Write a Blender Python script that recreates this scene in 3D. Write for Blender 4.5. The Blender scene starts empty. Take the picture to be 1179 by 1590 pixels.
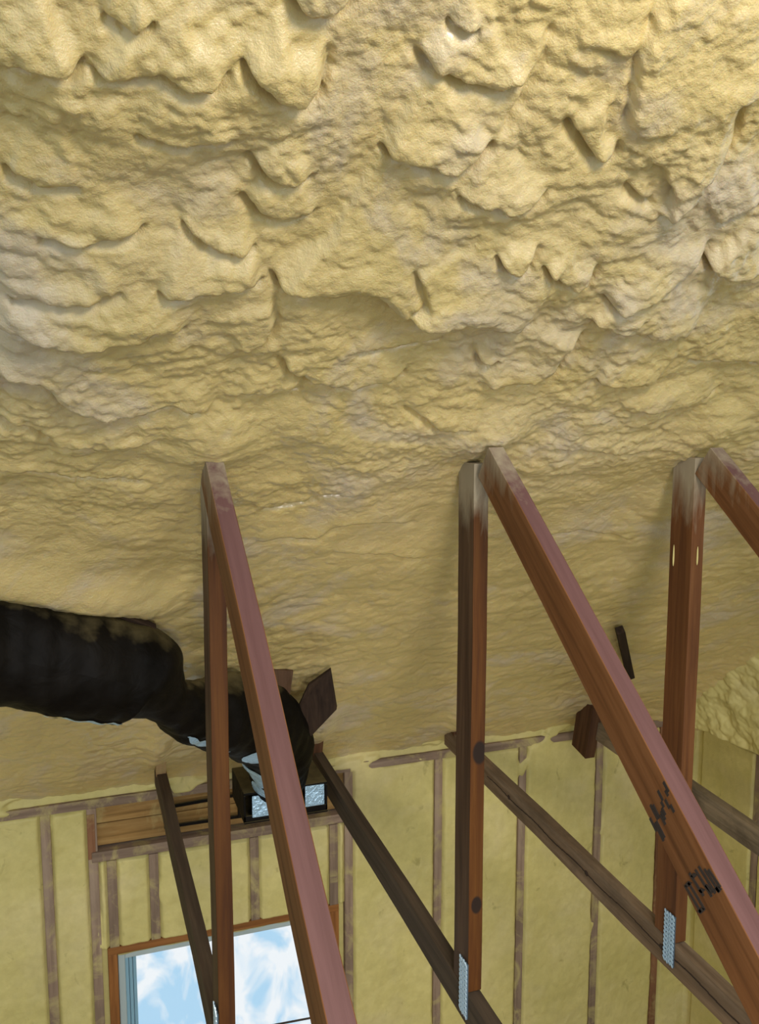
import bpy, bmesh, math, random
import numpy as np
from mathutils import Vector, Matrix
R = math.radians
sc = bpy.context.scene
C = sc.collection

# ------------------------------------------------------------------ camera
CZ = 3.9                       # eye height above the floor
FPX = 1383.0; PITCH = R(7.2); YAW = R(19.3)
cam_d = bpy.data.cameras.new('camera'); cam = bpy.data.objects.new('camera', cam_d); C.objects.link(cam)
cam.location = (0, 0, CZ); cam.rotation_euler = (R(90) - PITCH, 0, -YAW)
cam_d.sensor_fit = 'VERTICAL'; cam_d.sensor_height = 36.0; cam_d.lens = FPX / 1590 * 36.0
cam_d.clip_start = 0.02
sc.camera = cam

# ------------------------------------------------------------------ exposure, sky, lamps
sc.view_settings.view_transform = 'Standard'
sc.view_settings.look = 'None'
sc.view_settings.gamma = 1.0
sc.view_settings.use_curve_mapping = False
sc.view_settings.exposure = 0.0

w = bpy.data.worlds.new('sky'); sc.world = w; w.use_nodes = True
nt = w.node_tree; nt.nodes.clear()
wo = nt.nodes.new('ShaderNodeOutputWorld'); bg = nt.nodes.new('ShaderNodeBackground')
tc = nt.nodes.new('ShaderNodeTexCoord'); mp = nt.nodes.new('ShaderNodeMapping')
mp.inputs['Scale'].default_value = (26, 26, 13)
no = nt.nodes.new('ShaderNodeTexNoise'); no.inputs['Scale'].default_value = 1.0
no.inputs['Detail'].default_value = 4; no.inputs['Distortion'].default_value = 0.6
cr = nt.nodes.new('ShaderNodeValToRGB')
cr.color_ramp.elements[0].position = 0.42; cr.color_ramp.elements[0].color = (0.50, 0.76, 0.97, 1)
cr.color_ramp.elements[1].position = 0.55; cr.color_ramp.elements[1].color = (1.0, 1.02, 1.04, 1)
nt.links.new(tc.outputs['Generated'], mp.inputs['Vector']); nt.links.new(mp.outputs[0], no.inputs['Vector'])
nt.links.new(no.outputs['Fac'], cr.inputs[0]); nt.links.new(cr.outputs[0], bg.inputs['Color'])
bg.inputs['Strength'].default_value = 1.0
nt.links.new(bg.outputs[0], wo.inputs['Surface'])

def area(name, loc, target, size, power, color):
    d = bpy.data.lights.new(name, 'AREA'); d.shape = 'DISK'; d.size = size; d.energy = power; d.color = color
    o = bpy.data.objects.new(name, d); C.objects.link(o); o.location = loc
    o.rotation_euler = (Vector(target) - Vector(loc)).to_track_quat('-Z', 'Y').to_euler()
    return o
area('unseen_lamp', (0.72, 0.0, CZ + 0.78), (0.8, 2.2, CZ - 0.7), 0.45, 20.5, (1.0, 0.93, 0.86))
l2 = area('unseen_lamp', (0.1, -1.0, CZ - 0.7), (1.4, 3.6, CZ - 2.7), 0.6, 16.5, (1.0, 0.93, 0.85)); l2.data.spread = R(85)  # added fill lamp behind the camera, brightens the window wall

# ------------------------------------------------------------------ geometry of the room
YW = 3.60                       # face of the window wall
XR = 2.97                       # face of the right wall
ZP = CZ - 1.57                  # underside of the roof foam at the window wall
SLOPE = 0.85
TH = math.atan(SLOPE)
def roof_z(y): return CZ - 0.15 - SLOPE * (y - 1.93)

def ray(x, y):
    u = (x - 589.5) / FPX; v = (795 - y) / FPX
    fh = math.cos(PITCH) + v * math.sin(PITCH); up = -math.sin(PITCH) + v * math.cos(PITCH)
    return Vector((math.sin(YAW) * fh + math.cos(YAW) * u, math.cos(YAW) * fh - math.sin(YAW) * u, up))
def at_y(x, y, Y): r = ray(x, y); p = r * (Y / r.y); return Vector((p.x, p.y, p.z + CZ))
def at_x(x, y, X): r = ray(x, y); p = r * (X / r.x); return Vector((p.x, p.y, p.z + CZ))
def on_roof(x, y, lift=0.0):
    r = ray(x, y)                # CZ + r.z t = CZ-.15-S(r.y t-1.93)
    t = (-0.15 + SLOPE * 1.93 - lift) / (r.z + SLOPE * r.y)
    return Vector((r.x * t, r.y * t, CZ + r.z * t))

# ------------------------------------------------------------------ numpy noise
rs = np.random.RandomState(7)
PERM = rs.permutation(512); PERM = np.concatenate([PERM, PERM, PERM])
GA = rs.rand(512) * 2 * np.pi; GX = np.cos(GA); GY = np.sin(GA)
def perlin(x, y, seed=0):
    x = x + seed * 17.31; y = y + seed * 9.77
    xi = np.floor(x).astype(int); yi = np.floor(y).astype(int); xf = x - xi; yf = y - yi
    xi &= 511; yi &= 511
    def g(ix, iy, dx, dy):
        h = PERM[(PERM[ix & 511] + iy) & 511]
        return GX[h] * dx + GY[h] * dy
    u = xf**3 * (xf * (xf * 6 - 15) + 10); v = yf**3 * (yf * (yf * 6 - 15) + 10)
    a = g(xi, yi, xf, yf); b = g(xi + 1, yi, xf - 1, yf); c = g(xi, yi + 1, xf, yf - 1); d = g(xi + 1, yi + 1, xf - 1, yf - 1)
    return ((a * (1 - u) + b * u) * (1 - v) + (c * (1 - u) + d * u) * v) * 1.5
def fbm(x, y, o=4, seed=0):
    s = 0; a = 1.0; t = 0
    for k in range(o):
        s = s + a * perlin(x * 2**k, y * 2**k, seed + k); t += a; a *= 0.5
    return s / t
def billow(x, y, o=3, seed=0):       # rounded lumps meeting in sharp creases
    s = 0; a = 1.0; t = 0
    for k in range(o):
        s = s + a * np.sqrt(np.abs(perlin(x * 2**k, y * 2**k, seed + k)) + 0.002); t += a; a *= 0.5
    return s / t
def pebble(x, y, seed=0, size=.62):   # close-packed rounded blisters
    xi = np.floor(x).astype(int); yi = np.floor(y).astype(int); out = np.zeros_like(x)
    for dx in (-1, 0, 1):
        for dy in (-1, 0, 1):
            cx = xi + dx; cy = yi + dy; hh = PERM[(PERM[(cx + seed) & 511] + cy) & 511]
            jx = cx + .5 + .42 * GX[hh]; jy = cy + .5 + .42 * GY[hh]; rr = size * (.65 + .5 * ((hh * 37) % 101) / 101)
            d2 = ((x - jx)**2 + (y - jy)**2) / rr**2
            out = np.maximum(out, rr * np.sqrt(np.clip(1 - d2, 0, 1)))
    return out
def sstep(a, b, x):
    t = np.clip((x - a) / (b - a), 0, 1); return t * t * (3 - 2 * t)

# ------------------------------------------------------------------ object helpers
def link(name, me, mats=(), parent=None, M=None):
    o = bpy.data.objects.new(name, me); C.objects.link(o)
    for m in (mats if isinstance(mats, (list, tuple)) else [mats]): me.materials.append(m)
    if M is None: M = Matrix.Identity(4)
    if parent is not None:
        o.parent = parent
        o.matrix_basis = WORLD[parent].inverted() @ M
    else:
        o.matrix_basis = M
    WORLD[o] = M.copy()
    return o
WORLD = {}
def empty(name, loc):
    o = bpy.data.objects.new(name, None); C.objects.link(o); o.location = loc; o.empty_display_size = 0.1
    WORLD[o] = Matrix.Translation(loc); return o
def tag(o, label=None, cat=None, group=None, kind=None):
    if label: o['label'] = label
    if cat: o['category'] = cat
    if group: o['group'] = group
    if kind: o['kind'] = kind
    return o

def grid_mesh(name, P, mask=None, smooth=True, flip=False):
    ny, nx = P.shape[:2]
    idx = np.arange(nx * ny).reshape(ny, nx)
    q = np.stack([idx[:-1, :-1], idx[:-1, 1:], idx[1:, 1:], idx[1:, :-1]], -1)
    if mask is not None: q = q[mask]
    q = q.reshape(-1, 4)
    if flip: q = q[:, ::-1]
    me = bpy.data.meshes.new(name)
    me.vertices.add(nx * ny); me.vertices.foreach_set('co', P.reshape(-1).astype(np.float32))
    me.loops.add(q.size); me.loops.foreach_set('vertex_index', q.reshape(-1).astype(np.int32))
    me.polygons.add(len(q)); me.polygons.foreach_set('loop_start', np.arange(0, q.size, 4, dtype=np.int32))
    me.polygons.foreach_set('loop_total', np.full(len(q), 4, dtype=np.int32))
    me.polygons.foreach_set('use_smooth', np.full(len(q), smooth, dtype=bool))
    me.update(calc_edges=True); me.validate()
    return me

def boxmesh(name, sx, sy, sz, bevel=0.002, segs=2, cuts=0, jitter=0.0, seed=0, facemat=None):
    """box centred on x, y; spans 0..sz on z (the grain direction)"""
    bm = bmesh.new(); bmesh.ops.create_cube(bm, size=1.0)
    for v in bm.verts: v.co = Vector((v.co.x * sx, v.co.y * sy, (v.co.z + 0.5) * sz))
    if facemat:
        for f in bm.faces: f.material_index = facemat(f.normal)
    if cuts:
        ed = [e for e in bm.edges if abs((e.verts[0].co - e.verts[1].co).normalized().z) > .9]
        bmesh.ops.subdivide_edges(bm, edges=ed, cuts=cuts, use_grid_fill=True)
    if bevel:
        ed = [e for e in bm.edges if e.calc_face_angle(0) > 0.5]
        bmesh.ops.bevel(bm, geom=ed, offset=bevel, segments=segs, profile=0.5, affect='EDGES')
    if jitter:
        for v in bm.verts:
            z = v.co.z
            v.co.x += jitter * math.sin(z * 7 + seed) + jitter * .5 * math.sin(z * 31 + seed * 3)
            v.co.y += jitter * math.sin(z * 5 + seed * 2) + jitter * .4 * math.sin(z * 43 + seed)
    me = bpy.data.meshes.new(name); bm.to_mesh(me); bm.free(); return me

def frame_between(p0, p1, xref):
    z = (p1 - p0).normalized(); x = (xref - z * xref.dot(z)).normalized(); y = z.cross(x)
    M = Matrix((x, y, z)).transposed().to_4x4(); M.translation = p0
    return M, (p1 - p0).length

# ------------------------------------------------------------------ materials
def newmat(name):
    m = bpy.data.materials.new(name); m.use_nodes = True
    n = m.node_tree.nodes; b = n['Principled BSDF']; return m, m.node_tree, b
def N(nt, t, **kw):
    n = nt.nodes.new(t)
    for k, v in kw.items():
        if k in n.inputs.keys() if hasattr(n.inputs, 'keys') else False: n.inputs[k].default_value = v
        else: setattr(n, k, v)
    return n
def noise(nt, vec, scale, detail=4, rough=.5, dist=0.0, mapscale=None, maploc=None):
    if mapscale or maploc:
        m = nt.nodes.new('ShaderNodeMapping')
        if mapscale: m.inputs['Scale'].default_value = mapscale
        if maploc: m.inputs['Location'].default_value = maploc
        nt.links.new(vec, m.inputs[0]); vec = m.outputs[0]
    n = nt.nodes.new('ShaderNodeTexNoise'); n.inputs['Scale'].default_value = scale; n.inputs['Detail'].default_value = detail
    n.inputs['Roughness'].default_value = rough; n.inputs['Distortion'].default_value = dist
    nt.links.new(vec, n.inputs['Vector']); return n.outputs['Fac']
def ramp(nt, fac, stops):
    r = nt.nodes.new('ShaderNodeValToRGB'); e = r.color_ramp.elements
    while len(e) < len(stops): e.new(0.5)
    for k, (p, c) in enumerate(stops):
        e[k].position = p; e[k].color = (*c, 1) if len(c) == 3 else c
    nt.links.new(fac, r.inputs[0]); return r.outputs[0]
def mix(nt, fac, a, b, mode='MIX'):
    m = nt.nodes.new('ShaderNodeMix'); m.data_type = 'RGBA'; m.blend_type = mode
    for s, v in ((m.inputs[0], fac), (m.inputs[6], a), (m.inputs[7], b)):
        if isinstance(v, (int, float)): s.default_value = v
        elif isinstance(v, tuple): s.default_value = (*v, 1)
        else: nt.links.new(v, s)
    return m.outputs[2]
def math_(nt, op, a, b=None):
    m = nt.nodes.new('ShaderNodeMath'); m.operation = op
    for s, v in ((m.inputs[0], a), (m.inputs[1], b)):
        if v is None: continue
        if isinstance(v, (int, float)): s.default_value = v
        else: nt.links.new(v, s)
    return m.outputs[0]
def bump(nt, h, b, strength=.3, dist=.01):
    n = nt.nodes.new('ShaderNodeBump'); n.inputs['Strength'].default_value = strength; n.inputs['Distance'].default_value = dist
    nt.links.new(h, n.inputs['Height']); nt.links.new(n.outputs[0], b.inputs['Normal'])

G_YEL = (0.62, 0.50, 0.150)
def foam_mat(name, a, b, c, grey=(0.56, 0.47, 0.36), greyamt=0.5, rough=.42, bs=.35, bscale=90, coat=.15, pale=False, sss=0.0):
    m, nt, p = newmat(name)
    pos = nt.nodes.new('ShaderNodeNewGeometry').outputs['Position']
    f1 = noise(nt, pos, 2.3, 5, .55, .4)
    col = ramp(nt, f1, [(.34, a), (.52, b), (.68, c)])
    f2 = noise(nt, pos, 3.1, 4, .6, .8, maploc=(3, 7, 1))
    k = ramp(nt, f2, [(.52, (0, 0, 0)), (.66, (greyamt,) * 3)])
    col = mix(nt, k, col, grey)
    f3 = noise(nt, pos, 26, 3, .6)
    col = mix(nt, .22, col, ramp(nt, f3, [(.3, (.6, .58, .5)), (.7, (1.15, 1.15, 1.15))]), 'MULTIPLY')
    if not pale:                 # olive specks and pin-holes
        f4 = noise(nt, pos, 15, 4, .6, .5, mapscale=(1, 1, .7), maploc=(5, 2, 9))
        col = mix(nt, ramp(nt, f4, [(.64, (0, 0, 0)), (.74, (.55,) * 3)]), col, (.30, .25, .07))
    if sss:
        p.inputs['Subsurface Weight'].default_value = sss; p.inputs['Subsurface Radius'].default_value = (1.0, .55, .18); p.inputs['Subsurface Scale'].default_value = .006
    if pale: col = mix(nt, .28, col, (.68, .56, .375))      # pale skin of the cured foam, the same over the whole roof
    nt.links.new(col, p.inputs['Base Color'])
    p.inputs['Roughness'].default_value = rough
    p.inputs['Coat Weight'].default_value = coat; p.inputs['Coat Roughness'].default_value = .24
    h1 = noise(nt, pos, bscale, 3, .55, .3); h2 = noise(nt, pos, bscale * 3.2, 2, .5)
    h = math_(nt, 'ADD', h1, math_(nt, 'MULTIPLY', h2, .35))
    bump(nt, h, p, bs, .008)
    return m
M_ROOF = foam_mat('roof_foam', (.59, .445, .125), (.65, .49, .155), (.68, .525, .22), greyamt=.75, coat=.75, sss=.35, rough=.38, bscale=130, pale=True)
M_WALL = foam_mat('wall_foam', (.61, .53, .19), (.66, .57, .22), (.70, .60, .27), greyamt=.12, rough=.6, bs=.18, bscale=55, coat=0, sss=.0)

def wood_mat(name, dark, mid, light, rough=.55, grain=1.0, spray=False, knots=(), dirt=0.0, seed=0, smear=0.0):
    m, nt, p = newmat(name)
    t = nt.nodes.new('ShaderNodeTexCoord').outputs['Object']
    g = noise(nt, t, 1.0, 5, .6, .35, mapscale=(46, 46, 2.2), maploc=(seed, seed * 2, seed))
    col = ramp(nt, g, [(.30, dark), (.5, mid), (.72, light)])
    g2 = noise(nt, t, 1.0, 3, .5, 0, mapscale=(9, 9, 1.6), maploc=(seed, 3, 1))
    col = mix(nt, .5 * grain, col, ramp(nt, g2, [(.3, (.62, .6, .58)), (.7, (1.25, 1.2, 1.15))]), 'MULTIPLY')
    if dirt:
        d = noise(nt, t, 5, 5, .7, .6, mapscale=(1, 1, .5), maploc=(seed, 0, 5))
        col = mix(nt, ramp(nt, d, [(.42, (0, 0, 0)), (.62, (dirt,) * 3)]), col, (.06, .045, .03))
    for (kx, ky, kz, kr) in knots:
        v = nt.nodes.new('ShaderNodeVectorMath'); v.operation = 'DISTANCE'
        sm = nt.nodes.new('ShaderNodeMapping'); sm.inputs['Scale'].default_value = (1, 1, .62)
        nt.links.new(t, sm.inputs[0]); nt.links.new(sm.outputs[0], v.inputs[0]); v.inputs[1].default_value = (kx, ky, kz * .62)
        f = ramp(nt, math_(nt, 'DIVIDE', v.outputs['Value'], kr), [(.72, (1, 1, 1)), (.95, (0, 0, 0))])
        col = mix(nt, f, col, (.018, .009, .005))
    if spray:                    # pale foam overspray on the upper ends of the webs
        pos = nt.nodes.new('ShaderNodeNewGeometry').outputs['Position']
        s = nt.nodes.new('ShaderNodeSeparateXYZ'); nt.links.new(pos, s.inputs[0])
        nz = noise(nt, pos, 14, 4, .6, .4, mapscale=(2.2, 2.2, .5))
        zz = math_(nt, 'ADD', s.outputs['Z'], math_(nt, 'MULTIPLY', nz, .26))
        f = ramp(nt, math_(nt, 'MULTIPLY', math_(nt, 'SUBTRACT', zz, CZ - (.235 if spray is True else spray) + .05), 6.0), [(.0, (0, 0, 0)), (.75, (.9, .9, .9))])
        col = mix(nt, f, col, (.36, .30, .20))
    if smear:                    # thin film of dried foam left on the face
        pos = nt.nodes.new('ShaderNodeNewGeometry').outputs['Position']
        nz = noise(nt, pos, 7, 5, .65, .8, maploc=(seed, 1, 4))
        col = mix(nt, ramp(nt, nz, [(.50, (0, 0, 0)), (.66, (smear,) * 3)]), col, (.50, .42, .17))
    nt.links.new(col, p.inputs['Base Color']); p.inputs['Roughness'].default_value = rough + .1; p.inputs['Specular IOR Level'].default_value = .25
    bump(nt, g, p, .25, .003)
    return m

# ------------------------------------------------------------------ the roof foam
def axis(segs):
    out = []
    for a, b, s in segs: out.append(np.arange(a, b, s))
    return np.concatenate(out + [[segs[-1][1]]])
xs = axis([(-2.6, -.5, .04), (-.5, 1.5, .0036), (1.5, XR + .05, .0050)])
ys = axis([(-1.2, .9, .04), (.9, 2.1, .0033), (2.1, YW + .06, .0045)])
XX, SY = np.meshgrid(xs, ys)
# s = distance down the slope, counted from y = 0
SS = SY / math.cos(TH)

def px2roof(pts, lift=.02):
    out = []
    for (x, y) in pts:
        p = on_roof(x, y, lift); out.append((p.x, p.y / math.cos(TH)))
    return out

CREASES = [   # picture polyline, ledge height (m), reach of the bulge up the slope (m)
 ([(-40,118),(0,118),(40,118),(80,125),(105,130),(125,118),(140,108)], .040, .10),
 ([(140,108),(150,125),(175,140),(250,135),(300,160),(340,155),(375,115)], .018, .08),
 ([(372,112),(400,150),(430,180),(460,198),(490,185),(505,155),(512,110)], .032, .09),
 ([(235,-5),(262,16),(285,5)], .03, .05),
 ([(430,35),(470,70),(510,72),(545,45),(560,-5)], .030, .09),
 ([(580,280),(610,292),(650,293),(700,298),(730,285),(770,255)], .034, .09),
 ([(770,255),(800,205),(830,150),(850,80)], .014, .06),
 ([(640,130),(670,165),(720,180),(770,190),(810,165),(830,140)], .022, .08),
 ([(690,90),(715,100),(740,95)], .02, .05),
 ([(870,225),(900,265),(920,282),(945,270),(955,240)], .024, .08),
 ([(955,240),(970,180),(990,110),(1010,60),(1045,-5)], .022, .08),
 ([(1210,160),(1179,175),(1150,185),(1140,215),(1120,270),(1090,310),(1060,345),(1030,365),(1010,360)], .042, .09),
 ([(700,335),(760,350),(780,358),(820,345),(850,320)], .022, .07),
 ([(240,465),(310,475),(370,473),(412,462)], .030, .07),
 ([(410,445),(430,475),(470,485),(540,482),(590,490),(610,512),(650,520),(690,525),(720,520),(740,525),(800,535),(832,536)], .046, .12),
 ([(0,480),(60,478),(120,488),(200,462)], .018, .07),
 ([(-30,522),(60,530),(110,538),(160,540),(210,535),(240,525),(300,530)], .034, .09),
 ([(-30,596),(60,605),(100,640),(150,660),(220,662),(260,655),(290,660),(325,668)], .036, .10),
 ([(-20,676),(50,690),(90,712),(150,718),(200,712),(255,712)], .024, .08),
 ([(425,490),(432,530),(415,556),(400,565),(375,575)], .022, .06),
 ([(430,585),(450,612),(480,625),(550,635),(610,622),(640,606)], .022, .07),
 ([(540,585),(600,578),(640,572),(690,565)], .018, .05),
 ([(735,627),(790,622),(830,620),(860,600),(882,570),(908,540)], .034, .09),
 ([(915,612),(960,615),(1012,618)], .030, .05),
 ([(908,512),(950,530),(1000,542),(1070,540)], .036, .08),
 ([(760,420),(780,440),(800,445),(820,435),(832,400)], .026, .06),
 ([(838,430),(865,463),(890,472),(915,455),(925,425)], .026, .07),
 ([(640,440),(655,490),(630,500)], .02, .05),
 ([(925,478),(960,492),(1010,480),(1060,455),(1085,430),(1100,400)], .030, .07),
 ([(1083,432),(1120,458),(1150,458),(1190,436)], .042, .09),
 ([(1179,340),(1140,365),(1105,385)], .02, .06),
 ([(380,290),(410,325),(450,332),(490,318)], .024, .06),
 ([(370,350),(405,380),(440,390),(500,368)], .020, .06),
 ([(728,575),(735,592),(752,601),(775,588)], .018, .04),
 ([(370,640),(420,645),(470,640)], .018, .05),
 ([(850,716),(900,722),(960,727),(1035,725)], .014, .05),
 ([(970,668),(990,655),(1030,662),(1080,655),(1120,630)], .018, .05),
 ([(1060,595),(1120,590),(1190,596)], .02, .05),
 ([(-20,765),(60,768),(130,772),(240,775)], .014, .05),
 ([(395,825),(470,812),(500,800),(565,792)], .014, .05),
 ([(385,870),(440,862),(490,862),(545,836),(650,838)], .016, .05),
 ([(510,883),(600,881),(660,890)], .014, .04),
 ([(620,660),(680,690),(740,690)], .012, .05),
 ([(830,862),(900,850),(980,862)], .010, .04),
 ([(150,60),(200,75),(240,60)], .014, .05),
 ([(200,235),(260,262),(330,265),(370,250)], .016, .06),
 ([(0,300),(60,330),(130,325)], .014, .06),
 ([(60,395),(130,405),(190,400),(230,375)], .018, .06),
 ([(270,380),(320,420),(370,430),(405,420)], .018, .06),
 ([(960,330),(1000,345),(1010,330)], .014, .05),
]
xw = XX + .012 * fbm(XX * 7, SS * 9, 3, 3) + .004 * fbm(XX * 34, SS * 34, 2, 8)
sw = SS + .014 * fbm(XX * 7, SS * 9, 3, 5) + .004 * fbm(XX * 30, SS * 34, 2, 9)
H = np.zeros_like(XX)
fine = (XX > -.55) & (SY > .88)
lowfade = 1 - .80 * sstep(1.75, 2.35, SY)            # the foam turns thin and even lower down
# random overlapping lobes, each hanging a little over the next
rl = np.random.RandomState(21)
L = np.full_like(XX, 0.0)
def splat(cx, cs, a, b, h, rot):
    i0, i1 = np.searchsorted(ys, [(cs - 1.3 * a - b) * math.cos(TH), (cs + 1.3 * a + b) * math.cos(TH)])
    j0, j1 = np.searchsorted(xs, [cx - 1.3 * a - b, cx + 1.3 * a + b])
    if i1 <= i0 or j1 <= j0: return
    u = xw[i0:i1, j0:j1] - cx; v = -(sw[i0:i1, j0:j1] - cs)      # v positive up the slope
    c, s_ = math.cos(rot), math.sin(rot); u2 = u * c + v * s_; v2 = -u * s_ + v * c
    r2 = (u2 / a)**2 + (v2 / b)**2
    bumpy = h * np.clip(1 - r2, 0, 1)**.7 * (1 - .25 * v2 / b)
    L[i0:i1, j0:j1] = np.maximum(L[i0:i1, j0:j1], bumpy)
for k in range(520):
    cs = rl.uniform(.9, 2.75) / math.cos(TH); cx = rl.uniform(-.6, 3.0)
    z = rl.rand(); up = 1 - sstep(1.5, 2.2, cs * math.cos(TH))
    b = (.022 + .060 * z * z) * (.75 + .5 * up); a = b * (rl.uniform(1.1, 2.1) + 1.4 * (1 - up) * rl.rand())
    splat(cx, cs, a, b, b * rl.uniform(.06, .17), rl.normal(0, .35))
H += L * lowfade
dq = px2roof([(-200, 885), (0, 915), (120, 932), (235, 950)])
for k in range(3):
    (ax, as_), (bx, bs_) = dq[k], dq[k + 1]
    tt_ = np.clip(((XX - ax) * (bx - ax) + (SS - as_) * (bs_ - as_)) / ((bx - ax)**2 + (bs_ - as_)**2), 0, 1)
    dd_ = np.hypot(XX - ax - tt_ * (bx - ax), SS - as_ - tt_ * (bs_ - as_)) if k == 0 else np.minimum(dd_, np.hypot(XX - ax - tt_ * (bx - ax), SS - as_ - tt_ * (bs_ - as_)))
H += .045 * np.exp(-(dd_ / .075)**2)
for tx in (.293, .922, 1.55, 2.225):         # foam heaped round the truss heads and heels
    H += .026 * np.exp(-((XX - tx) / .08)**2 - ((SY - 1.86 + .02 * fbm(XX * 20, SS * 20, 2, 90)) / .075)**2)
    H += (.07 if tx == 1.55 else .035) * np.exp(-((XX - tx + .02) / .05)**2 - ((SY - 3.28) / .14)**2)
H += .030 * (fbm(XX * 2.1, SS * 2.6, 3, 1)) * (1 - .3 * sstep(1.9, 2.4, SY))
# fine skin: small wrinkles running along the slope contours, and little blisters
wr = billow(xw * 9, sw * 22, 3, 12)
patch = sstep(-.15, .35, fbm(XX * 2.2, SS * 2.2, 2, 31))
H += (.022 * wr * (.35 + .65 * patch)) * (lowfade * .75 + .12)
patch2 = sstep(-.25, .3, fbm(XX * 3, SS * 3.4, 3, 33))
H += .0065 * billow(xw * 24 + sw * 4, sw * 44 + xw * 5, 3, 40) * (.25 + .75 * patch2) * (.35 + .65 * lowfade)
wx_ = .25 * fbm(XX * 20, SS * 20, 2, 46)
pz = sstep(-.3, .25, fbm(XX * 2.6, SS * 3.1, 3, 47))
H += (.0042 * pebble(xw * 42 + wx_, sw * 62 + wx_, 3) * pz + .0026 * pebble(xw * 75 + sw * 12 + wx_, sw * 105, 9)) * (.25 + .75 * lowfade)
H += .007 * pebble(xw * 11, sw * 15 + wx_, 5, .7) * (.3 + .7 * lowfade)
H += .014 * sstep(2.0, 2.5, SY) * (billow(xw * 9 + 1.5 * sw, sw * 12, 4, 55))
for (pts, dep, reach) in CREASES:
    q = [(a_, b_ - .014) for (a_, b_) in px2roof(pts)]
    n = len(q)
    x0 = min(p[0] for p in q) - reach * 2.2; x1 = max(p[0] for p in q) + reach * 2.2
    s0 = min(p[1] for p in q) - reach * 3; s1 = max(p[1] for p in q) + reach
    i0, i1 = np.searchsorted(ys, [s0 * math.cos(TH), s1 * math.cos(TH)]); j0, j1 = np.searchsorted(xs, [x0, x1])
    X_ = xw[i0:i1, j0:j1]; S_ = sw[i0:i1, j0:j1]
    hz = np.ones(X_.shape); best = np.full(X_.shape, 9.0); side = np.zeros(X_.shape); tpar = np.zeros(X_.shape)
    lens = [0]
    for k in range(n - 1): lens.append(lens[-1] + math.hypot(q[k+1][0] - q[k][0], q[k+1][1] - q[k][1]))
    for k in range(n - 1):
        ax, as_ = q[k]; bx, bs_ = q[k + 1]; dx, ds = bx - ax, bs_ - as_; l2 = dx * dx + ds * ds + 1e-9
        t = np.clip(((X_ - ax) * dx + (S_ - as_) * ds) / l2, 0, 1)
        px_, ps_ = X_ - ax - t * dx, S_ - as_ - t * ds
        d = np.hypot(px_, ps_)
        cr_ = dx * ps_ - ds * px_                   # sign of the side
        m_ = d < best
        best = np.where(m_, d, best); side = np.where(m_, cr_, side); hz = np.where(m_, .3 + .7 * abs(dx) / math.sqrt(l2), hz); tpar = np.where(m_, (lens[k] + t * (lens[k+1] - lens[k])) / lens[-1], tpar)
    # side < 0 : up the slope for a line drawn left to right
    sgn = -1.0
    if q[-1][0] < q[0][0]: sgn = 1.0
    upside = np.sign(side) * sgn > 0
    ends = sstep(0, .12, tpar) * sstep(0, .12, 1 - tpar)
    lip = (1 - np.exp(-best / .016)) * np.exp(-best / reach * 1.25) * 1.5
    ripple = .11 * np.abs(np.sin(best * math.pi / .019 + 2.5 * fbm(X_ * 12, S_ * 12, 2, 95))) * np.exp(-best / reach) * (best > .006)
    led = np.where(upside, lip + ripple, .10 * (1 - np.exp(-best / .012)) * np.exp(-best / .05)) - .62 * np.exp(-(best / .0065)**2)
    H[i0:i1, j0:j1] += ends * (dep * (led + .62 * (1 - hz) * np.exp(-(best / .0065)**2)) * .85 - .015 * hz * np.exp(-(best / .0065)**2))
# bare smooth pockets seen in the picture
edge_fall = np.exp(-((XR - XX) / .20)**2) * sstep(2.2, 3.0, SY)
H += .10 * edge_fall
Hb = H.copy(); Hb[1:-1] = .25 * H[:-2] + .5 * H[1:-1] + .25 * H[2:]; H = Hb.copy(); H[:, 1:-1] = .25 * Hb[:, :-2] + .5 * Hb[:, 1:-1] + .25 * Hb[:, 2:]
H += (.0034 * pebble(xw * 48 + wx_, sw * 70 + wx_, 13) * pz + .0024 * pebble(xw * 80 + wx_, sw * 112, 19)) * (.25 + .75 * lowfade)
H = np.where(fine, H, .03 + .02 * fbm(XX * 3, SS * 3, 3, 2))
H -= .022
# out along the inward normal, and drooping down the slope
nrm = np.array([0, -math.sin(TH), -math.cos(TH)]); dn = np.array([0, math.cos(TH), -math.sin(TH)])
base = np.stack([XX, SY, CZ - 0.15 - SLOPE * (SY - 1.93)], -1)
droop = np.where(fine, .55 * np.clip(H, -.02, .12), 0) * (1 - sstep(2.9, 3.4, SY))
Pr = base + nrm * H[..., None] + dn * droop[..., None]
roof = link('ceiling', grid_mesh('ceiling', Pr, flip=False), M_ROOF)
tag(roof, kind='structure')

# ------------------------------------------------------------------ window wall foam
STUD_X = [-.555, -.145, .030, .100, .267, .689, 1.045, 1.115, 1.549, 1.984, 2.41, 2.78]
WX0, WX1 = .075, 1.062           # rough opening
a0 = at_y(165, 1486, YW); a1 = at_y(548, 1408, YW)
WZ1 = (a0.z + a1.z) / 2           # top of opening
WZ0 = WZ1 - 1.15
h0 = at_y(146, 1330, YW); HZ0 = h0.z; HZ1 = at_y(140, 1240, YW).z
HX0, HX1 = 0.045, 1.10; HZ1 = min(HZ1, ZP - .068)
xs2 = axis([(-2.6, -.4, .05), (-.4, XR + .02, .006)])
zs2 = axis([(0, .5, .05), (.5, ZP + .10, .006)])
X2, Z2 = np.meshgrid(xs2, zs2)
dst = np.full_like(X2, 9.0)
for sx in STUD_X: dst = np.minimum(dst, np.abs(X2 - sx + .004 * fbm(X2 * 9, Z2 * 12, 3, 60)))
inb = sstep(.017, .034, dst)
xo = XX[0, 0]
h = -.014 + .022 * inb + .012 * fbm(X2 * 3, Z2 * 2.2, 3, 61) * inb + .0035 * fbm(X2 * 20, Z2 * 16, 3, 63) * inb
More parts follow.
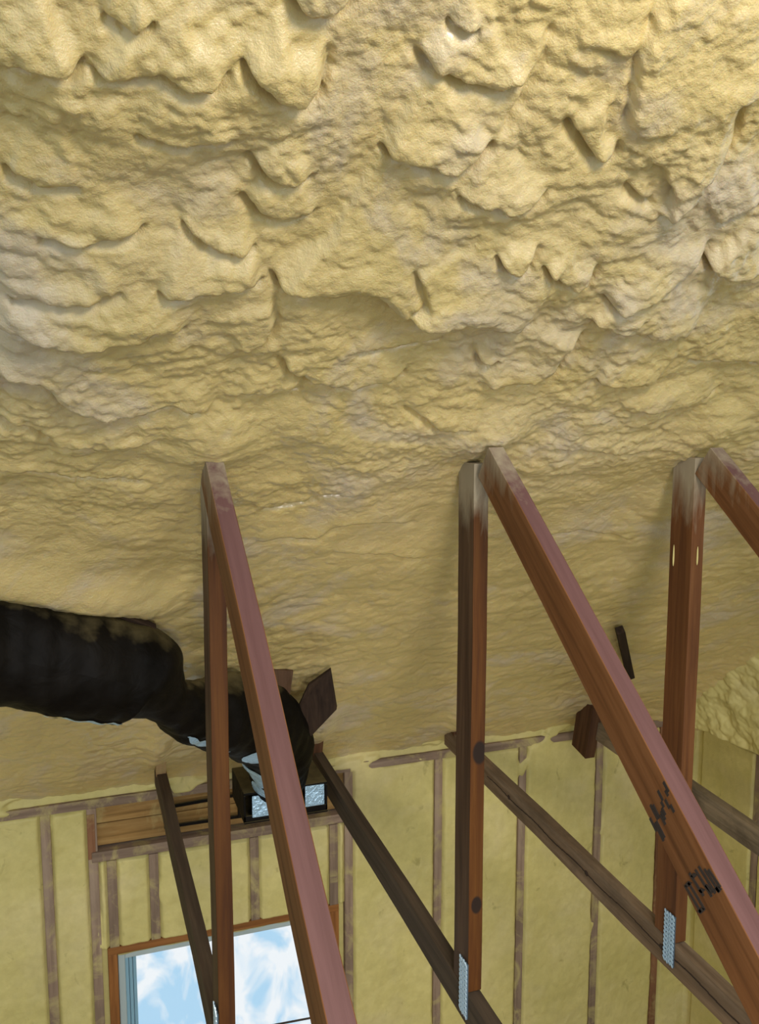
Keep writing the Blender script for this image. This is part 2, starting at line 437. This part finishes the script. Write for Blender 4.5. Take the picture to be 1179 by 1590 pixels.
h += .006 * np.clip(billow(X2 * 4, Z2 * 5, 3, 65) - .35, 0, 1) * inb
# smears of foam crossing a stud face here and there
sm = sstep(.28, .5, fbm(X2 * 5, Z2 * 3.2, 3, 71)); h = h + (1 - inb) * sm * .022
tpl = sstep(ZP - .075, ZP - .06, Z2 + .008 * fbm(X2 * 6, Z2 * 6, 2, 75)); h = np.where(tpl > 0, h * (1 - tpl) - .014 * tpl + .022 * tpl * sstep(.1, .3, fbm(X2 * 4, Z2 * 9, 3, 77)), h)
inhead = (X2 > HX0 - .02) & (X2 < HX1 + .02) & (Z2 > HZ0 - .035) & (Z2 < HZ1 + .02)
h = np.where(inhead, -.07, h)
edgew = (X2 > WX0 - .045) & (X2 < WX1 + .045) & (Z2 > WZ0 - .04) & (Z2 < WZ1 + .03)
h = np.where(edgew, np.minimum(h, -.03), h)
Pw = np.stack([X2, YW - h, Z2], -1)
ok = ~((X2 > WX0) & (X2 < WX1) & (Z2 > WZ0) & (Z2 < WZ1))
cell = ok[:-1, :-1] | ok[1:, 1:]
wb = link('wall_back', grid_mesh('wall_back', Pw, mask=cell), M_WALL); tag(wb, kind='structure')
# sheathing behind the foam, four boards round the window opening
M_SHEATH, nt_, p_ = newmat('sheathing'); p_.inputs['Base Color'].default_value = (.30, .20, .10, 1)
bm = bmesh.new()
def addbox(bm, x0, x1, y0, y1, z0, z1, mi=0):
    r = bmesh.ops.create_cube(bm, size=1.0)
    for v in r['verts']: v.co = Vector(((x0 + x1) / 2 + v.co.x * (x1 - x0), (y0 + y1) / 2 + v.co.y * (y1 - y0), (z0 + z1) / 2 + v.co.z * (z1 - z0)))
    for f in {f for v in r['verts'] for f in v.link_faces}: f.material_index = mi
    return r
def tomesh(name, bm, bevel=0, smooth=False):
    if bevel:
        bmesh.ops.bevel(bm, geom=[e for e in bm.edges if e.calc_face_angle(0) > .5], offset=bevel, segments=2, profile=.5, affect='EDGES')
    me = bpy.data.meshes.new(name); bm.to_mesh(me); bm.free()
    if smooth:
        for p in me.polygons: p.use_smooth = True
    return me
yS0, yS1 = YW + .10, YW + .13
addbox(bm, -2.7, WX0, yS0, yS1, 0, ZP + .1); addbox(bm, WX1, XR + .15, yS0, yS1, 0, ZP + .1)
addbox(bm, WX0, WX1, yS0, yS1, 0, WZ0); addbox(bm, WX0, WX1, yS0, yS1, WZ1, ZP + .1)
tag(link('wall_back_sheathing', tomesh('sheathing', bm), M_SHEATH, parent=wb))

# studs, plate, header
M_STUD = wood_mat('stud_wood', (.20, .14, .10), (.28, .20, .145), (.36, .27, .20), rough=.75, seed=2, dirt=.25, smear=.75)
M_STUDR = wood_mat('red_stud_wood', (.17, .075, .035), (.26, .12, .06), (.32, .17, .09), rough=.7, seed=4, dirt=.2, smear=.4)
def board(name, x0, x1, y0, y1, z0, z1, mat, axis_='z', parent=None, bevel=.002, seed=0):
    """a straight board with its grain along the named axis"""
    if axis_ == 'z':
        me = boxmesh(name, x1 - x0, y1 - y0, z1 - z0, bevel); M = Matrix.Translation(((x0 + x1) / 2, (y0 + y1) / 2, z0))
    elif axis_ == 'x':
        me = boxmesh(name, z1 - z0, y1 - y0, x1 - x0, bevel)
        M = Matrix(((0, 0, 1, x0), (0, 1, 0, (y0 + y1) / 2), (-1, 0, 0, (z0 + z1) / 2), (0, 0, 0, 1)))
    else:
        me = boxmesh(name, x1 - x0, z1 - z0, y1 - y0, bevel)
        M = Matrix(((1, 0, 0, (x0 + x1) / 2), (0, 0, 1, y0), (0, -1, 0, (z0 + z1) / 2), (0, 0, 0, 1)))
    return link(name, me, mat, parent, M)
PB = ZP - .065
stud_info = [
 (-.555, 0, PB, None),
 (-.145, 0, PB, 'wall stud left of the window, first exposed stripe beside the left picture edge'),
 (.030, 0, PB, 'king stud at the left side of the window, running up past the header end'),
 (.100, WZ1 + .03, HZ0 - .03, 'short cripple stud touching the king stud above the window\'s left corner'),
 (.267, WZ1 + .03, HZ0 - .03, 'short cripple stud above the window, between left corner and middle, under the header'),
 (.689, WZ1 + .03, HZ0 - .03, 'short cripple stud above the window pane right of the orange vertical web'),
 (1.045, WZ1 + .03, HZ0 - .03, 'short cripple stud above the window\'s right corner'),
 (1.115, 0, PB, 'foam-smeared king stud at the right side of the window'),
 (1.549, 0, PB, 'slim stud just left of the knotty vertical web of the middle truss'),
 (1.984, 0, PB, 'slim stud just right of the knotty vertical web'),
 (2.41, 0, PB, 'slim stud midway between the knotty web and the rightmost web'),
 (2.78, 0, PB, 'reddish stud nearest the right corner of the window wall'),
]
for sx, z0, z1, lab in stud_info:
    if lab is None: continue
    o = board('wall_stud' if z0 == 0 else 'cripple_stud', sx - .019, sx + .019, YW - .001, YW + .088, z0, z1, M_STUDR if sx > 2.7 else M_STUD)
    tag(o, lab, 'stud', 'studs showing between the foam bays of the window wall')
o = board('top_plate', -2.6, XR - .02, YW - .002, YW + .088, ZP - .065, ZP - .027, M_STUD, 'x')
tag(o, 'long rough top plate running level along the head of the window wall', 'plate')

M_HEAD = wood_mat('header_wood', (.20, .11, .03), (.33, .19, .06), (.44, .28, .10), rough=.6, seed=9, dirt=.2, smear=.45)
hd = empty('window_header', (.57, YW, HZ0)); tag(hd, 'recessed brown plank header over the window, foam lip along its lower edge', 'header')
zm = HZ0 + (HZ1 - HZ0) * .62
board('plank', HX0, HX1, YW + .030, YW + .075, HZ0 + .028, zm - .003, M_HEAD, 'x', hd)
board('plank', HX0, HX1, YW + .022, YW + .075, zm + .003, HZ1, M_HEAD, 'x', hd)
board('plank', HX0 - .02, HX1, YW - .012, YW + .075, HZ0 - .022, HZ0 + .020, M_STUD, 'x', hd)
board('end_block', HX0 - .034, HX0 - .004, YW - .004, YW + .075, HZ0 - .01, HZ1 - .02, M_STUDR, 'z', hd)

# ------------------------------------------------------------------ window
M_TRIM = wood_mat('orange_trim', (.17, .065, .018), (.27, .11, .03), (.36, .16, .05), rough=.5, seed=12)
M_VINYL, nt_, p_ = newmat('blue_grey_vinyl'); p_.inputs['Base Color'].default_value = (.42, .50, .50, 1); p_.inputs['Roughness'].default_value = .4
M_VINYL2, nt_, p_ = newmat('blue_vinyl'); p_.inputs['Base Color'].default_value = (.25, .44, .55, 1); p_.inputs['Roughness'].default_value = .4
M_GLASS = bpy.data.materials.new('window_glass'); M_GLASS.use_nodes = True
g = M_GLASS.node_tree; g.nodes.clear()
go = g.nodes.new('ShaderNodeOutputMaterial'); gt = g.nodes.new('ShaderNodeBsdfTransparent'); gg = g.nodes.new('ShaderNodeBsdfGlossy'); gm = g.nodes.new('ShaderNodeMixShader')
gt.inputs[0].default_value = (.97, .99, 1, 1); gg.inputs['Roughness'].default_value = .02; gm.inputs[0].default_value = .05
g.links.new(gt.outputs[0], gm.inputs[1]); g.links.new(gg.outputs[0], gm.inputs[2]); g.links.new(gm.outputs[0], go.inputs[0])
win = empty('window_1', ((WX0 + WX1) / 2, YW, WZ0)); tag(win, kind='structure')
t = .040
board('buck', WX0 - .004, WX0 + t - .006, YW - .004, YW + .11, WZ0, WZ1, M_TRIM, 'z', win)
board('buck', WX1 - t + .006, WX1 + .004, YW - .004, YW + .11, WZ0, WZ1, M_TRIM, 'z', win)
board('buck', WX0 - .004, WX1 + .004, YW - .004, YW + .11, WZ1, WZ1 + .032, M_TRIM, 'x', win)
ix0, ix1, iz0, iz1 = WX0 + t - .004, WX1 - t + .004, WZ0 + .02, WZ1
bm = bmesh.new()
fw = .028
addbox(bm, ix0, ix0 + fw, YW + .010, YW + .09, iz0, iz1); addbox(bm, ix1 - fw, ix1, YW + .010, YW + .09, iz0, iz1)
addbox(bm, ix0 + fw, ix1 - fw, YW + .010, YW + .09, iz1 - .034, iz1); addbox(bm, ix0 + fw, ix1 - fw, YW + .010, YW + .09, iz0, iz0 + .034)
link('window_frame', tomesh('window_frame', bm, .003), M_VINYL, win)
bm = bmesh.new()
for k in range(3): addbox(bm, ix0 + fw + .016 * k, ix0 + fw + .016 * (k + 1) - .002, YW + .020 + .008 * k, YW + .10, iz0 + .034, iz1 - .036)
link('window_sash', tomesh('window_sash', bm, .002), M_VINYL2, win)
bm = bmesh.new(); addbox(bm, ix0 + fw, ix1 - fw, YW + .063, YW + .067, iz0 + .03, iz1 - .03)
link('window_pane', tomesh('window_pane', bm), M_GLASS, win)
# foam squeezed out between buck and frame
bm = bmesh.new(); bmesh.ops.create_grid(bm, x_segments=160, y_segments=4, size=.5)
for v in bm.verts:
    u, k = v.co.x + .5, v.co.y
    x = ix0 + u * (ix1 - ix0); n_ = math.sin(u * 60) * .4 + math.sin(u * 23 + 1) * .6
    v.co = Vector((x, YW + .006 + k * .012, WZ1 - .002 - .007 * (1 + n_ * .5) * math.cos(k * 3.0)))
link('foam_bead', tomesh('foam_bead', bm, smooth=True), M_WALL, win)

# ------------------------------------------------------------------ right wall
ysr = axis([(-2.6, 2.0, .05), (2.0, YW + .02, .006)])
zsr = axis([(0, 1.5, .05), (1.5, 3.4, .006)])
Y3, Z3 = np.meshgrid(ysr, zsr)
rb = np.full_like(Y3, 9.0)
RST = [3.56, 3.15, 2.74]
for sy in RST: rb = np.minimum(rb, np.abs(Y3 - sy + .004 * fbm(Y3 * 9, Z3 * 10, 3, 81)))
inr = sstep(.017, .034, rb)
hr = -.014 + .02 * inr + .006 * fbm(Y3 * 4, Z3 * 3, 3, 83)
ab = sstep(ZP - .030, ZP - .01, Z3)                       # gable foam above the plate
pl = sstep(ZP - .075, ZP - .065, Z3) * (1 - ab)
lump = .035 + .035 * fbm(Y3 * 6, Z3 * 6, 4, 85) + .03 * billow(Y3 * 9, Z3 * 9, 4, 87)
seam = np.clip((CZ - 0.15 - SLOPE * (Y3 - 1.93)) - Z3, 0, 9)
lump += .06 + .09 * np.exp(-seam / .22)
hr = hr * (1 - ab) * (1 - pl) - .014 * pl + lump * ab
Prr = np.stack([XR - hr, Y3, Z3], -1)
top = (Z3 < CZ - 0.05 - SLOPE * (Y3 - 1.93))
wr_ = link('wall_right', grid_mesh('wall_right', Prr, mask=(top[:-1, :-1]), flip=False), M_WALL); tag(wr_, kind='structure')
for sy, lab in ((3.15, 'stud on the right wall behind the lowest visible truss chord'), (2.74, None)):
    if lab is None: continue
    o = board('wall_stud', XR - .001, XR + .088, sy - .019, sy + .019, 0, PB, M_STUD, 'z'); tag(o, lab, 'stud')
o = board('top_plate', XR - .002, XR + .088, -2.5, YW - .03, ZP - .065, ZP - .027, M_STUD, 'y')
tag(o, 'top plate running down to the right along the head of the right wall', 'plate')

# left wall, floor
M_FLOOR = wood_mat('subfloor', (.20, .13, .07), (.30, .20, .11), (.36, .26, .15), rough=.8, seed=3)
bm = bmesh.new(); addbox(bm, -2.7, XR + .1, -3.0, YW + .12, -.03, 0); o = link('floor', tomesh('floor', bm), M_FLOOR); tag(o, kind='structure')
bm = bmesh.new(); addbox(bm, -2.62, -2.58, -2.6, YW + .1, 0, CZ - 1.4)
o = link('wall_left', tomesh('wall_left', bm), M_WALL); tag(o, kind='structure')

# ------------------------------------------------------------------ trusses
W_OR = dict(dark=(.045, .013, .002), mid=(.080, .026, .003), light=(.12, .044, .006))
M_POST = [wood_mat('orange_web_wood', spray=True, seed=1, **W_OR),
          wood_mat('knotty_web_wood', spray=True, seed=5, knots=[(.004, -.045, .635, .022), (.002, -.045, .235, .017)], **W_OR),
          wood_mat('brown_web_wood', (.085, .030, .010), (.13, .048, .014), (.18, .075, .024), spray=True, seed=8),
          wood_mat('web_wood_far', seed=11, **W_OR)]
M_POSTD = wood_mat('brown_web_side', (.05, .026, .014), (.085, .045, .024), (.12, .07, .038), spray=True, seed=6)  # greyer brown for the sides of the webs
M_DIAG = wood_mat('diagonal_wood', (.10, .038, .011), (.16, .064, .020), (.22, .095, .035), spray=.15, seed=7)
M_MAUVE = wood_mat('mauve_lit_edge', (.105, .048, .044), (.132, .063, .059), (.16, .08, .074), rough=.5, grain=.35, spray=.13, seed=13)  # cool light from above tinted into the narrow faces of the diagonals
M_CH = [wood_mat('dark_chord_wood', (.05, .034, .022), (.085, .056, .036), (.13, .09, .055), rough=.7, seed=15, dirt=.4),
        wood_mat('dark_stained_chord', (.045, .032, .020), (.075, .052, .034), (.11, .08, .05), rough=.7, seed=17, dirt=.4),
        wood_mat('brown_chord_wood', (.13, .085, .048), (.20, .135, .082), (.28, .20, .13), rough=.65, seed=19, dirt=.5),
        wood_mat('mottled_chord_wood', (.15, .115, .07), (.24, .185, .12), (.33, .25, .16), rough=.7, seed=23, dirt=.75)]
M_BLOCK = wood_mat('dark_block_wood', (.05, .022, .010), (.09, .04, .018), (.13, .065, .03), rough=.7, seed=29)
M_DARK = wood_mat('dark_scrap_wood', (.018, .010, .006), (.035, .020, .012), (.06, .035, .02), rough=.8, seed=31)
M_STEEL, nt_, p_ = newmat('galvanised_steel'); p_.inputs['Metallic'].default_value = .7; p_.inputs['Roughness'].default_value = .35
p_.inputs['Base Color'].default_value = (.62, .80, .95, 1)
M_STEELD, nt_, p_ = newmat('shaded_tooth_slots'); p_.inputs['Metallic'].default_value = .5; p_.inputs['Roughness'].default_value = .5; p_.inputs['Base Color'].default_value = (.10, .15, .19, 1)  # plate backing darkened to stand in for shade between the teeth
M_INK, nt_, p_ = newmat('black_stamp_ink'); p_.inputs['Base Color'].default_value = (.022, .014, .010, 1); p_.inputs['Roughness'].default_value = .8
M_CRACK, nt_, p_ = newmat('dark_crack'); p_.inputs['Base Color'].default_value = (.03, .015, .008, 1); p_.inputs['Roughness'].default_value = .9

def nail_plate(X, y, z, wdt, hgt, parent):
    bm = bmesh.new(); addbox(bm, X - .0235, X - .0205, y - wdt / 2, y + wdt / 2, z, z + hgt, 1)
    ny, nz = 4, max(5, int(hgt / .012))
    for i in range(ny):
        for k in range(nz):
            yy = y - wdt / 2 + wdt * (i + .5) / ny; zz = z + hgt * (k + .5) / nz
            r = bmesh.ops.create_cube(bm, size=1.0)
            for v in r['verts']: v.co = Vector((X - .0245 + v.co.x * .003, yy + v.co.y * wdt / ny * .8, zz + v.co.z * hgt / nz * .5 + v.co.y * .008 + ((i * 3) % 2) * .002))
    return link('nail_plate', tomesh('nail_plate', bm), [M_STEEL, M_STEELD], parent)

def member(name, p0, p1, mats, facemat=None, parent=None, wx=.038, wd=.089, bevel=.0016, seed=0, jitter=0):
    M, L_ = frame_between(p0, p1, Vector((1, 0, 0)))
    me = boxmesh(name, wx, wd, L_, bevel, 2, cuts=12 if jitter else 0, jitter=jitter, seed=seed, facemat=facemat)
    return link(name, me, mats, parent, M), M

TX = [.293, .922, 1.55, 2.225]
ZT, YJ = CZ - .15, 1.945
labels = ['truss standing left, its diagonal web crossing the window, with black duct behind',
          'middle truss with two dark knots on its vertical web and stamp marks on its diagonal',
          'right-hand truss, its brown vertical web streaked with dried foam, nail plate on cracked chord',
          'truss farthest right and behind, only its mottled chord showing past the right web']
roots = []
for i, X in enumerate(TX):
    root = empty('roof_truss', (X, YJ, CZ - 1.58)); roots.append(root)
    tag(root, labels[i], 'truss', 'roof trusses standing in a row')
    zj = CZ - 1.495              # top of the chord at the joint
    # bottom chord
    p0 = Vector((X, YW - .10, CZ - 1.435 - .045)); d = Vector((0, -1, -.04)).normalized()
    ch, Mc = member('bottom_chord', p0, p0 + d * 3.6, M_CH[i], parent=root, seed=i, jitter=.0012)
    # vertical web: 38 mm face to the camera, deep side to the left
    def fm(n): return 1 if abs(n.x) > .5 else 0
    xp = X
    vw, Mv = member('vertical_web', Vector((xp, YJ, zj - .002)), Vector((xp, YJ, ZT)), [M_POST[i], M_POSTD if i != 2 else M_POST[2]], facemat=fm, parent=root, seed=i, jitter=.0010)
    # diagonal web: from the head of the vertical towards the eye and down to the chord
    (ya, za), (yb, zb) = [((1.864, -.144), (.976, -.770)), ((1.782, -.142), (1.029, -.722)), ((1.80, -.155), (1.05, -.73)), ((1.80, -.155), (1.05, -.73))][i]
    q0 = Vector((X, ya, CZ + za)); q1 = Vector((X, yb, CZ + zb)); dd = (q1 - q0).normalized()
    q0 = q0 - Vector((0, dd.z, -dd.y)) * .0445 if False else q0 + Vector((0, .0445 * .577, -.0445 * .817))
    q0 = q0 - dd * .06; q1 = q0 + dd * 2.1
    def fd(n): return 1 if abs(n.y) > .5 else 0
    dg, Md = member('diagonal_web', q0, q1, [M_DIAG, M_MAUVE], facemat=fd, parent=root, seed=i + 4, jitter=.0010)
    if i in (0, 1, 2): nail_plate(X, YJ - .028, zj - .07 if i else zj - .05, .045, .15, root)
    # heel block where the chord runs into the foam
    if i == 3:
        hb, Mh = member('heel_block', Vector((X - .035, 3.41, CZ - 1.61)), Vector((X - .035, 3.36, CZ - 1.36)), M_BLOCK, parent=root, wx=.05, wd=.12)
    else: hb, Mh = member('heel_block', Vector((X - .002, YW - .17, CZ - 1.44)), Vector((X - .002, YW - .25, CZ - 1.20)), M_BLOCK if i not in (0, 3) else M_STUDR, parent=root, wd=.13 if i == 3 else .075)
    if i == 1:
        # stamp marks and smudge on the left face of the diagonal
        bm = bmesh.new()
        def mark(t, v, lt, lv, sk=0.0):
            r = bmesh.ops.create_cube(bm, size=1.0)
            for w_ in r['verts']: w_.co = Vector((-.0195 + w_.co.x * .0012, v + w_.co.y * lv + w_.co.z * sk, t + w_.co.z * lt))
        T0 = (at_x(1088, 1385, X - .019) - q0).dot(dd)
        S = -1
        for (dt, v, lt, lv) in [(0, .022, .030, .005), (0, .034, .030, .005), (.014, .028, .004, .014), (-.014, .028, .004, .014),
                                (-.008, .008, .026, .005), (-.016, .003, .004, .010), (.0, .003, .004, .010),
                                (-.004, -.010, .030, .005), (-.004, -.022, .030, .005), (.004, -.016, .010, .006),
                                (0, -.032, .026, .005), (0, -.040, .020, .005), (.010, -.036, .005, .010)]:
            mark(T0 + dt * 1.5, -v, lt * 1.5, lv * 1.2, .006)
        link('stamp_mark', tomesh('stamp_mark', bm), M_INK, dg, Md)
        bm = bmesh.new()
        T1 = (at_x(1025, 1255, X - .019) - q0).dot(dd)
        for k in range(14):
            v = -.040 + .08 * k / 13
            mark(T1 + .012 * math.sin(k * 1.3) + .006 * (k % 3) - .25 * v, v, .010 + .008 * ((k * 7) % 4) / 3 + (.014 if v < -.015 else 0), .0068)
        link('smudge', tomesh('smudge', bm), M_INK, dg, Md)
    if i in (2,):
        for (px_, py_, dx_, hh) in ((1046, 868, -.0205, .040), (1083, 868, None, .034)):
            c_ = at_x(px_, py_, X - .0205) if dx_ else at_y(px_, py_, YJ - .046)
            bm = bmesh.new(); bmesh.ops.create_uvsphere(bm, u_segments=12, v_segments=8, radius=1)
            for w_ in bm.verts: w_.co = Vector((w_.co.x * .0022, w_.co.y * .0028, w_.co.z * hh * (1 if w_.co.z > 0 else .5)))
            link('foam_drip', tomesh('foam_drip', bm, smooth=True), M_WALL, vw, Matrix.Translation(c_))
        # long drying crack along the side of the chord, with three nicks
        bm = bmesh.new(); rr = random.Random(3)
        for k in range(60):
            t0 = .45 + k * .032; yv = .004 + .003 * math.sin(k * .7)
            r = bmesh.ops.create_cube(bm, size=1.0)
            for w_ in r['verts']: w_.co = Vector((-.0205 + w_.co.x * .002, yv + w_.co.y * (.0018 + .0015 * rr.random()), t0 + w_.co.z * .034))
        for t0 in (.62, 1.16, 1.55):
            r = bmesh.ops.create_uvsphere(bm, u_segments=10, v_segments=6, radius=1)
            for w_ in r['verts']: w_.co = Vector((-.0205 + w_.co.x * .002, .004 + w_.co.y * .009, t0 + w_.co.z * .010))
        link('crack', tomesh('crack', bm), M_CRACK, ch, Mc)

# ------------------------------------------------------------------ duct
M_BLACK, nt_, p_ = newmat('black_plastic_wrap')
pos = nt_.nodes.new('ShaderNodeNewGeometry')
f = noise(nt_, pos.outputs['Position'], 9, 4, .6)
sN = nt_.nodes.new('ShaderNodeSeparateXYZ'); nt_.links.new(pos.outputs['Normal'], sN.inputs[0])
c1 = ramp(nt_, f, [(.4, (.004, .003, .002)), (.7, (.010, .008, .006))])
dust = math_(nt_, 'ADD', sN.outputs['Z'], math_(nt_, 'MULTIPLY', f, .8))
c1 = mix(nt_, ramp(nt_, dust, [(1.02, (0, 0, 0)), (1.0, (0, 0, 0))]) if False else ramp(nt_, math_(nt_, 'MULTIPLY', dust, .6), [(.62, (0, 0, 0)), (.84, (.8, .8, .8))]), c1, (.16, .125, .055))
nt_.links.new(c1, p_.inputs['Base Color']); p_.inputs['Roughness'].default_value = .6; p_.inputs['Specular IOR Level'].default_value = .1
bump(nt_, noise(nt_, pos.outputs['Position'], 16, 3, .5, .6), p_, .3, .02)
M_FOIL, nt2, p2 = newmat('crumpled_foil_tape'); p2.inputs['Metallic'].default_value = .35; p2.inputs['Roughness'].default_value = .3
p2.inputs['Base Color'].default_value = (.42, .62, .78, 1)  # blue of the window light put into the foil colour
pp = nt2.nodes.new('ShaderNodeNewGeometry').outputs['Position']; bump(nt2, noise(nt2, pp, 45, 3, .6, .8), p2, .6, .02)

def sweep(pts, rads, nseg=40, sub=14, wr=.008, seed=0, squash=1.0, arc=None, lift=0.0):
    """smooth tube through pts; arc = (a0, a1) keeps only a strip of it"""
    P = [Vector(p) for p in pts]; out = []; rr = []
    for k in range(len(P) - 1):
        a = P[max(k - 1, 0)]; b = P[k]; c = P[k + 1]; d = P[min(k + 2, len(P) - 1)]
        for j in range(sub):
            t = j / sub
            out.append(.5 * ((2 * b) + (c - a) * t + (2 * a - 5 * b + 4 * c - d) * t * t + (3 * b - a - 3 * c + d) * t**3)); 
            tt = t * t * (3 - 2 * t); rr.append(rads[k] * (1 - tt) + rads[k + 1] * tt)
    out.append(P[-1]); rr.append(rads[-1])
    n = len(out); G = np.zeros((n, nseg + 1, 3))
    up = Vector((0, 0, 1))
    L_ = 0
    for k in range(n):
        tg = (out[min(k + 1, n - 1)] - out[max(k - 1, 0)]).normalized()
        s1 = tg.cross(up).normalized(); s2 = s1.cross(tg)
        if k: L_ += (out[k] - out[k - 1]).length
        for j in range(nseg + 1):
            u = j / nseg; a = (u * 2 * math.pi) if arc is None else arc[0] + (.5 + (u - .5) * (.65 + .45 * math.sin(k * .9 + seed) * math.sin(k * .37 + 1))) * (arc[1] - arc[0])
            wv = math.sin(L_ * 95 + 2 * math.sin(a * 2 + seed)) * .35 + math.sin(L_ * 38 + 3 * math.sin(a + seed)) * .4 + math.sin(a * 5 + L_ * 20 + seed) * .45 + math.sin(a * 9 - L_ * 44) * .2
            r = rr[k] * (1 + .0) + wr * wv + lift
            q = out[k] + s1 * (math.cos(a) * r) + s2 * (math.sin(a) * r * squash)
            G[k, j] = q
    return G
dp = [(-330, 955, 2.30), (-120, 985, 2.33), (0, 1003, 2.38), (120, 1028, 2.42), (215, 1050, 2.45), (262, 1088, 2.47), (300, 1105, 2.58), (350, 1108, 2.70), (400, 1120, 2.82), (428, 1150, 2.92), (432, 1190, 3.02), (436, 1218, 3.08)]
dr = [.152, .150, .148, .146, .138, .066, .092, .125, .138, .128, .108, .092]
dpts = [at_y(*p) for p in dp]
G = sweep(dpts, dr, wr=.006)
duct = empty('air_duct', dpts[2]); tag(duct, 'black plastic-wrapped flexible air duct entering at left and kinked behind the left truss', 'duct')
sleeve = link('sleeve', grid_mesh('sleeve', G, flip=True), M_BLACK, duct)
# foil tape along the under side where the sleeve is split, in three runs
def strip(k0, k1, a0, a1, nm='foil_tape'):
    Gs = sweep(dpts, dr, wr=.006, nseg=10, arc=(a0, a1), lift=.003)[k0:k1]
    o = link(nm, grid_mesh(nm, Gs, flip=True), M_FOIL, sleeve); return o
strip(38, 62, R(284), R(300))
strip(78, 96, R(284), R(304))
strip(104, 122, R(280), R(316))
strip(126, 146, R(205), R(262))
# foam overspray collar where the roof foam runs onto the duct
# boot
bt = at_y(440, 1238, 3.12)
boot = empty('register_boot', bt - Vector((0, 0, .05))); tag(boot, 'black metal register boot with silver foil edges at the lower end of the duct', 'duct boot')
bm = bmesh.new()
bz0, bz1 = at_y(440, 1262, 3.05).z, at_y(440, 1222, 3.05).z
bx0, bx1 = at_y(374, 1250, 3.08).x, at_y(502, 1250, 3.08).x
by0, by1 = 3.02, 3.26
th_ = .008
addbox(bm, bx0, bx1, by0, by0 + th_, bz0, bz0 + .022); addbox(bm, bx0, bx1, by1 - th_, by1, bz0, bz1)
addbox(bm, bx0, bx0 + th_, by0, by1, bz0, bz1); addbox(bm, bx1 - th_, bx1, by0, by1, bz0, bz1)
addbox(bm, bx0, bx1, by0 - .004, by1, bz0 - .006, bz0)
addbox(bm, bx0, bx1, by0, by1, bz1, bz1 + .01)
link('box', tomesh('box', bm, .002), M_BLACK, boot)
bm = bmesh.new(); addbox(bm, bx0 + .03, bx0 + .10, by0 - .004, by0 + .004, bz0 + .014, bz1 - .004); link('foil_liner', tomesh('foil_liner', bm, .003), M_FOIL, boot)
bm = bmesh.new(); addbox(bm, bx1 - .085, bx1 - .012, by0 - .004, by0 + .004, bz0 + .024, bz1 + .004); link('foil_liner', tomesh('foil_liner', bm, .003), M_FOIL, boot)
for (ya, yb) in ((1254, 1229), (1284, 1264)):
    A = at_y(255, ya, YW - .015); B = at_y(395, yb, YW - .015)
    M, L_ = frame_between(A, B, Vector((0, 0, 1)))
    link('black_bar', boxmesh('black_bar', .014, .010, L_, .001), M_BLACK, boot, M)  # thin black bar across the header face
bm = bmesh.new()
link('flange', boxmesh('flange', .10, .02, .115, .002), M_BLACK, boot, Matrix.Translation((at_y(388, 1250, 3.5).x, 3.5, at_y(388, 1266, 3.5).z)))

# ------------------------------------------------------------------ loose boards poking out of the foam
def slab(name, poly, depth, thick_dir, mat, label, cat='board'):
    """an outline in the plane (points in world space) extruded to a real thickness"""
    bm = bmesh.new(); vs = [bm.verts.new(p) for p in poly]; f = bm.faces.new(vs)
    r = bmesh.ops.extrude_face_region(bm, geom=[f])
    for v in r['geom']:
        if isinstance(v, bmesh.types.BMVert): v.co += thick_dir * depth
    bmesh.ops.recalc_face_normals(bm, faces=bm.faces)
    c = poly[0].copy(); me = tomesh(name, bm, .002)
    me.transform(Matrix.Translation(-c)); o = link(name, me, mat, None, Matrix.Translation(c)); tag(o, label, cat); return o
pl_ = [at_y(x, y, yy) for x, y, yy in ((478, 1066, 2.80), (513, 1041, 2.78), (523, 1102, 2.80), (483, 1144, 2.84), (462, 1100, 2.84))]
slab('plywood_scrap', pl_, .022, Vector((.35, .9, .25)).normalized(), M_DARK, 'dark pointed plywood scrap sticking out of the foam right of the duct')
pl_ = [at_y(x, y, yy) for x, y, yy in ((423, 1040, 2.78), (456, 1042, 2.80), (450, 1085, 2.80), (455, 1120, 2.8), (425, 1100, 2.78))]
slab('plywood_scrap', pl_, .02, Vector((0, 1, .2)).normalized(), M_POSTD, 'grey-brown plywood scrap between the left diagonal web and the pointed scrap')
def stick(pa, pb, wx, wd, mat, label, lift=.02):
    A = on_roof(*pa, lift); B = on_roof(*pb, lift + .03)
    M, L_ = frame_between(A, B, Vector((1, 0, 0)))
    o = link('wood_stick', boxmesh('wood_stick', wx, wd, L_, .002), mat, None, M); tag(o, label, 'stick'); return o
stick((963, 978), (979, 1050), .030, .03, M_DARK, 'short dark stick poking out of the foam just right of the middle truss diagonal')
stick((165, 943), (240, 975), .016, .02, M_DARK, 'thin dark splinter of wood lying in the foam above the black duct', lift=.0)

# ------------------------------------------------------------------ cable outside the window
A = at_y(380, 1600, 16); B = at_y(560, 1566, 16); dv = B - A
M, L_ = frame_between(A - dv * 6, B + dv * 8, Vector((0, 0, 1)))
bm = bmesh.new(); bmesh.ops.create_cone(bm, segments=8, radius1=.02, radius2=.02, depth=L_, cap_ends=True)
for v in bm.verts: v.co.z += L_ / 2
o = link('overhead_cable', tomesh('overhead_cable', bm), M_CRACK, None, M)
tag(o, 'thin dark overhead cable outside, crossing the bottom of the window', 'cable')
